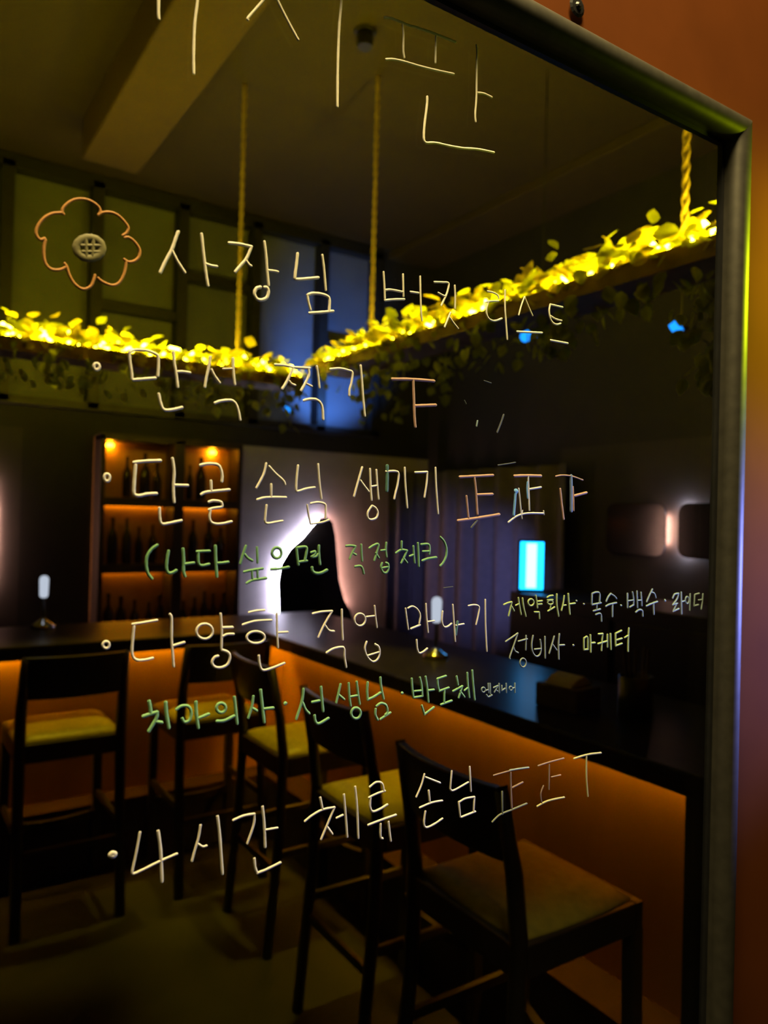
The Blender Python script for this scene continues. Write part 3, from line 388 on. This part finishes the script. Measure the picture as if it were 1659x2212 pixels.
for key, nm, lab in INKPARTS:
    todo = [(c, wd*1.08e-5, [(f[i]*1e-4, f[i+1]*1e-4) for i in range(0, len(f), 2)]) for (k, c), rows in INK.items() if k == key for wd, f in rows]
    words = [[s_] for s_ in todo]                     # strokes close to each other make one word
    gap = .006 if nm == 'smudge' else .9 if nm != 'lettering' and nm != 'title_lettering' else .012
    joined = True
    while joined:
        joined = False
        for i in range(len(words)):
            for j in range(i+1, len(words)):
                if any(max(b[0]-a[1], a[0]-b[1]) < gap and max(b[2]-a[3], a[2]-b[3]) < gap for a in (box_of(x[2]) for x in words[i]) for b in (box_of(x[2]) for x in words[j])):
                    words[i] += words.pop(j); joined = True; break
            if joined: break
    for wd_ in words:
        m = MB(); mats = []; names = []
        for c, wid, pts in wd_:
            if c not in names: names.append(c); mats.append(INKMAT[c])
            m.cur = names.index(c); stroke(m, pts, wid)
        o = bpart(m, nm, mats, smooth=True); o['label'] = lab if len(words) == 1 else 'word of the '+lab

# wall plug above the frame
t = thing('wall_anchor', 'black wall anchor hole with a screw above the metal frame', 'screw', (.64, 0, 2.185))
MB().lathe([(.006,0),(.011,.0008),(.012,.0016),(.009,.003),(.004,.0035)], 14).build('washer', M['black'], t).rotation_euler = (PI/2, 0, 0)
o = MB().lathe([(.004,0),(.0045,.004),(.002,.006)], 10).build('screw_head', M['black'], t); o.rotation_euler = (PI/2, 0, 0)

# ------------------------------------------------------------------ L-shaped bar counter
CX, CY, CT, CU = 1.51, 2.73, 1.05, .995           # customer-side edges of the top, top and underside heights
ctr = thing('bar_counter', 'L-shaped bar counter with a black top and glowing orange front', 'bar counter', (0, 0, 0))
Lp = [(-2.4, CY), (CX, CY), (CX, .05), (2.12, .05), (2.12, CY+.58), (-2.4, CY+.58)]
MB().prism(Lp, CU, CT, lambda u, v, d: (u, v, d)).build('counter_top', [M['counter']], ctr, bevel=.006)['label'] = 'glossy black top'
PX, PY = CX+.28, CY+.31                            # front panels, set back under the overhang
m = MB(); m.box(-2.4, PX+.04, PY, PY+.04, 0, CU); m.box(PX, PX+.04, .45, PY, 0, CU)
m.build('front_panel', M['panel'], ctr)['label'] = 'orange front panel'
m = MB(); m.box(-2.4, 1.64, 2.91, PY, 0, .275); m.box(1.64, PX, .45, PY, 0, .275)
m.build('foot_step', M['step'], ctr, bevel=.006)
m = MB(); m.box(-2.4, 1.635, 2.905, PY, .275, .30); m.box(1.635, PX, .45, PY, .275, .30)
m.build('step_top', M['steptop'], ctr, bevel=.003)
MB().box(CX+.02, 2.10, .06, .45, 0, CU).build('end_panel', M['fascia'], ctr, bevel=.004)
m = MB(); m.box(-2.4, PX-.05, PY-.022, PY-.006, CU-.014, CU-.002); m.box(PX-.022, PX-.006, .47, PY-.03, CU-.014, CU-.002)
m.build('led_strip', M['led_under'], ctr)['label'] = 'orange light strip under the overhang'
ls = MB(); ls.box(-2.4, PX-.075, PY-.050, PY-.040, CU-.05, CU); ls.box(PX-.050, PX-.040, .47, PY-.040, CU-.05, CU)  # added shield, keeps the strip's light off the seats
ls.build('light_shield', M['fascia'], ctr)

# ------------------------------------------------------------------ bar stools
STG = 'bar stools along the counter'
def make_stool(label):
    t = thing('bar_stool', label, 'bar stool', group=STG)
    W, D, SZ = .185, .18, .74
    # cushion with a crowned top
    m = MB(); nx = ny = 10; hx, hy = .19, .185
    rows = []
    for layer, zz in ((0, SZ-.035), (1, SZ)):
        for j in range(ny+1):
            for i in range(nx+1):
                u, v = i/nx*2-1, j/ny*2-1
                x, y = u*hx, v*hy
                c = max(0, (abs(u)**8+abs(v)**8)); k = 1 - .05*min(1, c)*(abs(u*v)**2)
                z = zz if layer == 0 else zz - .022*(max(abs(u), abs(v))**6) - .004*(1-u*u)*0
                m.v.append((x*k, y*k, z))
    n1 = (nx+1)*(ny+1)
    for j in range(ny):
        for i in range(nx):
            a = j*(nx+1)+i
            m.f.append([a, a+nx+1, a+nx+2, a+1]); m.mi.append(0)
            m.f.append([n1+a, n1+a+1, n1+a+nx+2, n1+a+nx+1]); m.mi.append(0)
    def side(a, b): m.f.append([a, b, n1+b, n1+a]); m.mi.append(0)
    for i in range(nx): side(i, i+1); side(ny*(nx+1)+i+1, ny*(nx+1)+i)
    for j in range(ny): side((j+1)*(nx+1), j*(nx+1)); side(j*(nx+1)+nx, (j+1)*(nx+1)+nx)
    m.build('seat', M['seat'], t, smooth=True)['label'] = 'olive padded seat'
    f = MB(); z0, z1 = SZ-.10, SZ-.028
    f.box(-.2, .2, .172, .2, z0, z1); f.box(-.2, .2, -.2, -.172, z0, z1); f.box(-.2, -.172, -.172, .172, z0, z1); f.box(.172, .2, -.172, .172, z0, z1)
    f.build('seat_frame', M['wood'], t, bevel=.004)
    for s in (-1, 1):
        m = MB(); m.bar((s*.183, .183, z0+.01), (s*.19, .19, 0), .036, .036)
        m.build('leg', M['wood'], t, bevel=.004)
        m = MB()                                    # rear leg runs on as the back post
        pts = [(s*.19, -.235, 0), (s*.187, -.195, .45), (s*.185, -.188, .72), (s*.185, -.205, .86), (s*.18, -.245, 1.045)]
        m.tube(pts, [.021, .021, .022, .021, .017], 8, sx=.85)
        m.build('rear_post', M['wood'], t, smooth=True)
    m = MB(); n = 12                                # curved backrest board
    for i in range(n+1):
        u = i/n*2-1; x = u*.185; y = -.225-.028*(1-u*u)
        for yy, z in ((y+.03, .885), (y-.008, 1.05), (y-.030, 1.05), (y+.008, .885)): m.v.append((x, yy, z))
    for i in range(n):
        for k in range(4): m.f.append([i*4+k, i*4+(k+1)%4, (i+1)*4+(k+1)%4, (i+1)*4+k]); m.mi.append(0)
    m.f.append([0,1,2,3]); m.mi.append(0); m.f.append([n*4+3, n*4+2, n*4+1, n*4]); m.mi.append(0)
    m.build('backrest', M['wood'], t, bevel=.004)
    for s in (-1, 1):
        MB().bar((s*.187, .185, .36), (s*.187, -.198, .36), .018, .028).build('stretcher', M['wood'], t, bevel=.003)
    MB().bar((-.187, -.205, .30), (.187, -.205, .30), .018, .028).build('stretcher', M['wood'], t, bevel=.003)
    fr = MB(); n = 8
    for i in range(n):
        a, b = i/n*2-1, (i+1)/n*2-1
        fr.bar((a*.187, .187-.05*(1-a*a), .27), (b*.187, .187-.05*(1-b*b), .27), .024, .034)
    fr.build('footrest', M['wood'], t)
    return t
s0 = make_stool('bar stool nearest the glass board, its whole dark olive seat in view')
s0.location = (1.325, .75, 0); s0.rotation_euler = (0, 0, -PI/2)
dup(s0, (1.395, 1.40, 0), -PI/2, 'bar stool second from the board, bright yellow lit seat beside the orange front')
dup(s0, (1.435, 2.10, 0), -PI/2, 'bar stool in the inner corner of the counter, mostly hidden by the stool before it')
dup(s0, (.635, 2.71, 0), 0, 'bar stool seen square from behind, wide yellow seat under its backrest')
dup(s0, (1.255, 2.72, 0), 0, 'bar stool at the far counter between the square-on stool and the corner')

# ------------------------------------------------------------------ hanging planters
def leaf(m, c, size, yaw, pitch, roll):
    R = Euler((pitch, roll, yaw)).to_matrix()
    pr = [(0,0,0),(.32,.22,.05),(.46,.5,.03),(.30,.82,-.02),(0,1.12,-.10),(-.30,.82,-.02),(-.46,.5,.03),(-.32,.22,.05),(0,.5,-.05)]
    vs_ = [Vector(c)+R@(Vector(p)*size) for p in pr]
    m.add(vs_, [(0,1,8),(1,2,8),(2,3,8),(3,4,8),(4,5,8),(5,6,8),(6,7,8),(7,0,8)])
def planter(label, p0, p1, z, ropes, vines, n, fs):
    """trough from p0 to p1 (plan points), z of its underside"""
    a, b = Vector((p0[0], p0[1], z)), Vector((p1[0], p1[1], z)); d = (b-a); Ln = d.length; d.normalize(); nr = Vector((d.y, -d.x, 0))
    t = thing('hanging_planter', label, 'planter', tuple(a), 0, 'planters hung over the bar counter')
    def pp(o): o.matrix_parent_inverse = Matrix.Translation(-a); return o
    def P(s, o, h): return a + d*s + nr*o + Vector((0, 0, h))
    m = MB()
    for o0, o1, h0, h1 in ((-.09, .09, 0, .015), (.075, .09, .015, .06), (-.09, -.075, .015, .06)):
        vs_ = [P(s, o, h) for s in (0, Ln) for o, h in ((o0, h0), (o1, h0), (o1, h1), (o0, h1))]
        m.add(vs_, [(0,1,2,3)[::-1], (4,5,6,7), (0,1,5,4), (1,2,6,5), (2,3,7,6), (3,0,4,7)])
    for s in (0, Ln-.015):
        vs_ = [P(s+q, o, h) for q in (0, .015) for o, h in ((-.09, 0), (.09, 0), (.09, .05), (-.09, .05))]
        m.add(vs_, [(0,1,2,3)[::-1], (4,5,6,7), (0,1,5,4), (1,2,6,5), (2,3,7,6), (3,0,4,7)])
    pp(m.build('trough', M['trough'], t))
    m = MB(); 
    for q, (ob, hb) in enumerate(((.05, .060), (.0, .105))):      # two light strings wound through the leaves
        m.tube([P(.02+(Ln-.04)*i/130, (ob+.03*math.sin(i*1.9+q))*fs, hb+.028*math.sin(i*1.37+1+q)) for i in range(131)], .0062, 6)
    pp(m.build('led_strip', M['led_yellow'], t))['label'] = 'yellow light strip'
    for s in ropes:
        m = MB(); top = 3.75 - z; N = 90
        for ph in (0, PI):
            m.tube([P(s, 0, .01)+Vector((.0055*math.cos(ph+i*1.05), .0055*math.sin(ph+i*1.05), (top-.01)*i/N)) for i in range(N+1)], .0075, 6)
        pp(m.build('rope', M['rope'], t, smooth=True))
    m = MB()
    for i in range(n):
        m.cur = 0 if random.random() < .6 else 1
        s = random.uniform(.0, Ln); bunch = .5+.5*math.sin(s*9.0+1.3*math.sin(s*4))
        o = random.gauss(.0, .06); h = .06+abs(random.gauss(0, .022))*(0.6+bunch)
        if random.random() < .10*bunch+.03: h += random.uniform(.03, .09)
        leaf(m, P(s, o, h), random.uniform(.034, .074), random.uniform(0, 2*PI), random.uniform(-.5, .9), random.uniform(-.6, .6))
    for i in range(int(n*.45)):                      # close low leaves along the lit edge
        m.cur = 0 if random.random() < .4 else 1
        s = random.uniform(0, Ln)
        leaf(m, P(s, fs*random.uniform(.055, .115), random.uniform(.035, .12)), random.uniform(.030, .058), random.uniform(0, 2*PI), random.uniform(-.8, .8), random.uniform(-.8, .8))
    for i in range(n//4):                            # skirt of leaves hanging over both edges
        m.cur = 0; s = random.uniform(0, Ln); o = random.choice((-.1, .1))
        leaf(m, P(s, o, random.uniform(-.10, .05)), random.uniform(.03, .055), random.uniform(0, 2*PI), random.uniform(-1.6, -.6), random.uniform(-.6, .6))
    pp(m.build('foliage', [M['leaf'], M['leaf_pale']], t))
    for s, ln, k in vines:
        m = MB(); m.cur = 0; sd = random.uniform(0, 6)
        pts = [P(s, .095, .05)]+[P(s+.03*math.sin(sd+q*1.7), .105+.02*math.sin(sd+q), .03-ln*q/8) for q in range(9)]
        m.tube(pts, .0025, 5); m.cur = 1
        for i in range(k):
            q = random.uniform(0, 8); i0 = int(q)+1
            c = pts[min(i0, 9)] + Vector((random.gauss(0, .02), random.gauss(0, .02), random.uniform(-.03, .03)))
            leaf(m, c, random.uniform(.03, .055), random.uniform(0, 2*PI), random.uniform(-1.7, -.5), random.uniform(-.6, .6))
        pp(m.build('vine', [M['stem'], M['leaf']], t))
    return t
# far planter runs along the board's direction, near planter comes towards the board
planter('glowing leafy planter hung over the far counter, running left from the corner', (-1.6, 2.95), (1.78, 2.95), 2.255, [.55, 1.57+1.6-.12], [(2.2, .16, 14), (2.9, .2, 16), (3.3, .25, 16)], 1300, 1)
planter('glowing leafy planter hung over the counter arm that comes toward the board', (1.95, .12), (1.95, 2.86), 2.335, [.66, 2.38], [(.42, .62, 60), (.5, .74, 70), (.60, .50, 60), (.66, .34, 40), (.36, .5, 50), (1.3, .16, 16), (1.9, .22, 20), (2.3, .3, 24), (2.6, .26, 20)], 1000, -1)

# ------------------------------------------------------------------ back bar
sh = thing('back_bar_shelf', 'dark shelf unit on the back wall with amber lit rows of bottles', 'shelf', (1.6, 4.4, .8))
def sp(m, name, mt, **k):
    o = m.build(name, mt, sh, **k); o.matrix_parent_inverse = Matrix.Translation((-1.6, -4.4, -.8)); return o
X0, X1, Y0, Y1 = 1.12, 2.06, 4.30, 4.495
fr = MB()
for x in (X0, 1.585, X1-.03): fr.box(x, x+.03 if x != 1.585 else x+.07, Y0, Y1-.012, .78, 2.08)
fr.box(X0, X1, Y0, Y1-.012, 2.05, 2.09); fr.box(X0, X1, Y0, Y1-.012, .75, .78)
sp(fr, 'frame', M['cabinet'], bevel=.003)
sp(MB().box(X0, X1, Y1-.012, Y1, .78, 2.08), 'back_panel', M['back_panel'])
for z in (1.235, 1.66):
    for xa, xb in ((X0+.03, 1.585), (1.655, X1-.03)):
        s_ = sp(MB().box(xa, xb, Y0+.005, Y1-.012, z, z+.03).box(xa, xb, Y0+.005, Y0+.015, z-.024, z), 'shelf_board', M['cabinet'], bevel=.002)
        o = sp(MB().box(xa+.02, xb-.02, Y1-.028, Y1-.014, z-.014, z-.001), 'led_strip', M['led_amber']); o['label'] = 'amber light strip'
for x in (1.21, 1.90): sp(MB().lathe([(.022,0),(.022,.012),(.012,.02)], 14, (x, Y1-.036, 2.02)), 'spot_light', M['led_spot'])
BOTG = 'bottles on the lit back bar shelf'
bt = tag(MB().lathe([(.030,0),(.033,.01),(.033,.155),(.026,.185),(.012,.215),(.011,.265),(.013,.268),(.013,.285),(.004,.287)], 16).build('bottle', M['bottle'], smooth=True), 'dark glass bottle standing on the amber lit back bar shelf', 'bottle', BOTG)
spots = [(z, x) for z, xs_ in ((1.268, (1.22, 1.31, 1.39, 1.48, 1.75, 1.86, 1.95)), (.783, (1.21, 1.29, 1.37, 1.46, 1.54, 1.70, 1.77, 1.84, 1.91, 1.975)), (1.693, (1.30, 1.41, 1.50, 1.72, 1.80))) for x in xs_]
for i, (z, x) in enumerate(spots):
    o = bt if i == 0 else bt.copy()
    if i: COL.objects.link(o)
    k = random.uniform(.8, 1.05); o.scale = (k*random.uniform(.85, 1.1), k*random.uniform(.85, 1.1), k)
    o.location = (x, 4.38+random.uniform(-.02, .02), z+.0015)
bc = thing('back_counter', 'dark low work counter along the back wall under the glowing mirror', 'counter', (2.4, 4.3, 0))
def bp(m, n, mt, **k):
    o = m.build(n, mt, bc, **k); o.matrix_parent_inverse = Matrix.Translation((-2.4, -4.3, 0)); return o
bp(MB().box(-2.4, 3.2, 4.12, 4.495, .71, .74), 'counter_top', M['step'], bevel=.004)
bp(MB().box(-2.4, 3.2, 4.16, 4.49, 0, .71), 'cabinet_body', M['cabinet'])

# backlit mirrors: a dark plate held off the wall with a light line behind its rim
def backlit(label, poly, place, rims, loc, hold=.045, edge=.95):
    t = thing('backlit_mirror', label, 'mirror', loc)
    inv = Matrix.Translation(-Vector(loc))
    o = MB().prism(poly, hold, hold+.015, place).build('mirror_plate', M['mirror'], t, bevel=.003); o.matrix_parent_inverse = inv
    cx_ = sum(p[0] for p in poly)/len(poly); cy_ = sum(p[1] for p in poly)/len(poly)
    inner = [(cx_+(x-cx_)*.80, cy_+(y-cy_)*.80) for x, y in poly]
    o = MB().prism(inner, .002, hold, place).build('mounting_block', M['black'], t); o.matrix_parent_inverse = inv
    for idx, mt in rims:
        rim = [(cx_+(poly[i][0]-cx_)*edge, cy_+(poly[i][1]-cy_)*edge) for i in idx]
        o = MB().tube([place(u, v, hold*.6) for u, v in rim], min(.006, hold*.3), 6).build('light_strip', M[mt], t); o.matrix_parent_inverse = inv
    return t
bw = lambda u, v, d: (u, 4.5-d, v)
arch = [(2.43, .76), (2.42, .95), (2.41, 1.12), (2.43, 1.25), (2.50, 1.36), (2.60, 1.44), (2.68, 1.53), (2.74, 1.59), (2.80, 1.60), (2.85, 1.56), (2.88, 1.45), (2.90, 1.28), (2.92, 1.12), (2.97, .97), (3.03, .88), (3.06, .76)]
backlit('tall wavy dark mirror with a bright pink and white glow around it', arch, bw, [((0,1,2,3,4,5,6,7,8), 'led_white'), ((8,9,10,11,12,13,14), 'led_pink')], (2.7, 4.5, .76), .075, .96)
oval = [(.02, 1.0), (.30, .98), (.44, 1.02), (.555, 1.14), (.575, 1.35), (.575, 1.6), (.545, 1.78), (.42, 1.88), (.2, 1.90), (.02, 1.88)]
backlit('backlit mirror cut off by the left edge, pink glow along its side', oval, bw, [((1,2,3,4,5,6,7,8), 'led_rose')], (.3, 4.5, 1.0), .016, .975)
rw = lambda u, v, d: (3.8-d, u, v)
def rr(u0, u1, v0, v1, r):
    out = []
    for cx_, cy_, a0 in ((u1-r, v1-r, 0), (u0+r, v1-r, 90), (u0+r, v0+r, 180), (u1-r, v0+r, 270)):
        for k in range(5): q = math.radians(a0+22.5*k); out.append((cx_+r*math.cos(q), cy_+r*math.sin(q)))
    return out
pA = rr(2.14, 2.56, 1.42, 1.73, .06); pB = rr(1.66, 2.06, 1.42, 1.73, .06)
NA = len(pA)
backlit('far one of two rounded dark side-wall mirrors with light between them', pA, rw, [((9,10), 'led_rose')], (3.8, 2.35, 1.42), .035, .90)
backlit('near one of two rounded dark side-wall mirrors with light between them', pB, rw, [((0,1,2,3), 'led_soft'), ((16,17,18,19), 'led_soft'), ((0,19), 'led_rose')], (3.8, 1.85, 1.42), .03, .93)

# curtain across the far right corner
path = []
for i in range(121):
    q = i/120
    x, y = (3.32+.30*min(1, q*4), 4.36) if q < .25 else (3.66, 4.30-(q-.25)/.75*1.5)
    if q >= .25: x += .04*math.sin(q*62); 
    else: y += .035*math.sin(q*62)
    if .20 < q < .25: y -= (q-.20)*1.0; x += .0
    path.append((x, y))
m = MB()
for x, y in path:
    for z in (.0, .6, 1.2, 1.6, 1.98): m.v.append((x, y, z))
for i in range(120):
    for k in range(4): m.f.append([i*5+k, (i+1)*5+k, (i+1)*5+k+1, i*5+k+1]); m.mi.append(0)
cu = tag(m.build('curtain', M['curtain'], smooth=True), 'heavy grey curtain in folds hanging right of the glowing mirror', 'curtain')
so = cu.modifiers.new('cloth', 'SOLIDIFY'); so.thickness = .006

# light-box sign on a dark cabinet behind the counter arm
cab = thing('bar_cabinet', 'tall black cabinet behind the counter arm carrying the cyan sign', 'cabinet', (2.85, 1.2, 0))
def cp(m, n, mt, **k):
    o = m.build(n, mt, cab, **k); o.matrix_parent_inverse = Matrix.Translation((-2.85, -1.2, 0)); return o
cp(MB().box(2.56, 3.0, .25, 2.14, 0, 1.26), 'body', M['black'], bevel=.006)
for i, y in enumerate((.28, .90, 1.52)): cp(MB().box(2.545, 2.56, y, y+.59, .08, 1.2), 'door', M['black'], bevel=.004)
sg = thing('light_sign', 'small upright sign glowing cyan with a white centre on the black cabinet', 'sign', (2.63, 2.07, 1.26))
def gp(m, n, mt, **k):
    o = m.build(n, mt, sg, **k); o.matrix_parent_inverse = Matrix.Translation((-2.63, -2.07, -1.26)); return o
rot = Matrix.Translation((2.63, 2.07, 0)) @ Matrix.Rotation(-.62, 4, 'Z')
def sbox(x0, x1, y0, y1, z0, z1):
    m = MB().box(x0, x1, y0, y1, z0, z1); m.v = [tuple(rot@Vector(v)) for v in m.v]; return m
gp(sbox(-.066, .066, -.012, .015, 1.2605, 1.515), 'case', M['black'], bevel=.003)
gp(sbox(-.056, .056, -.014, -.0125, 1.275, 1.505), 'lit_face', M['led_cyan'])
gp(sbox(-.026, .022, -.016, -.0145, 1.283, 1.497), 'white_centre', M['led_core'])

# small blue spotlights
def spotlet(label, loc, ln, dirv):
    t = thing('blue_spotlight', label, 'light', loc)
    d = Vector(dirv).normalized()
    o = MB().tube([-d*ln/2, d*ln/2], .026, 12).build('lit_lens', M['led_blue'], t)
    o = MB().tube([d*ln/2, d*(ln/2+.02)], .036, 12).build('housing', M['black'], t)
    e = d*(ln/2+.01)
    if loc[1] > 4: MB().bar(e, (e.x, 4.5-loc[1], e.z), .012, .012).build('bracket', M['black'], t)
    else: MB().bar(e, (e.x, e.y, 3.75-loc[2]), .004, .004).build('hanging_rod', M['black'], t)
    return t
spotlet('long blue spotlight just under the planter near the last word of the heading', (2.60, 2.07, 2.515), .16, (-.3, -1, 0))
spotlet('blue spotlight beside the hanging vines close to the frame', (2.60, 1.27, 2.385), .03, (.5, -.6, .6))
spotlet('single blue spotlight below the windows on the back wall', (2.45, 4.42, 2.38), .03, (.4, -.3, 1))

# table lamps on the counter
TL = 'small lamps on the bar counter'
tl = thing('table_lamp', 'small white lamp on the counter arm behind the third list line', 'lamp', (1.85, 1.80, CT+.0005), 0, TL)
MB().lathe([(.052,0),(.054,.008),(.040,.02),(.018,.034),(.010,.044)], 20).build('base', M['chrome'], tl, smooth=True)
MB().lathe([(.006,.04),(.006,.15)], 10).build('stem', M['black'], tl, smooth=True)
MB().lathe([(.012,.140),(.019,.150),(.021,.225),(.016,.238),(.005,.243)], 18).build('lamp_glass', M['lamp_white'], tl, smooth=True)
dup(tl, (.635, 3.22, CT+.0005), 0, 'small white lamp on the far counter near the left edge', TL)

# napkin holder and cutlery box on the counter arm
nb = thing('napkin_box', 'low dark box with pale napkins on the counter arm', 'box', (1.72, .98, CT+.0005), .1)
MB().box(-.06, .06, -.075, .075, 0, .07).build('box', M['bamboo'], nb, bevel=.004)
MB().prism([(-.05,.07),(.05,.07),(.035,.085),(.01,.10),(-.02,.092),(-.04,.08)], -.05, .05, lambda u, v, d: (u, d, v)).build('napkins', M['paper'], nb, bevel=.003)
ch = thing('cutlery_holder', 'black upright cutlery holder beside the napkin box', 'holder', (1.80, .80, CT+.0005))
MB().lathe([(.045,0),(.048,.01),(.048,.12),(.043,.12),(.042,.02)], 20).build('cup', M['black'], ch, smooth=True)
for i in range(5):
    q = i*1.25; MB().tube([(.02*math.cos(q), .02*math.sin(q), .025), (.036*math.cos(q), .036*math.sin(q), .2)], .004, 6).build('chopstick', M['bamboo'], ch)

# ceiling spotlight
cs = thing('ceiling_spotlight', 'small dark spotlight on the ceiling beside the rope', 'light', (1.72, 2.25, 3.75))
MB().lathe([(.045,-.012),(.05,-.004),(.05,0)], 18).build('plate', M['black'], cs)
o = MB().lathe([(.034,0),(.038,.01),(.038,.05),(.03,.06)], 18, (0, 0, -.073)).build('housing', M['black'], cs)
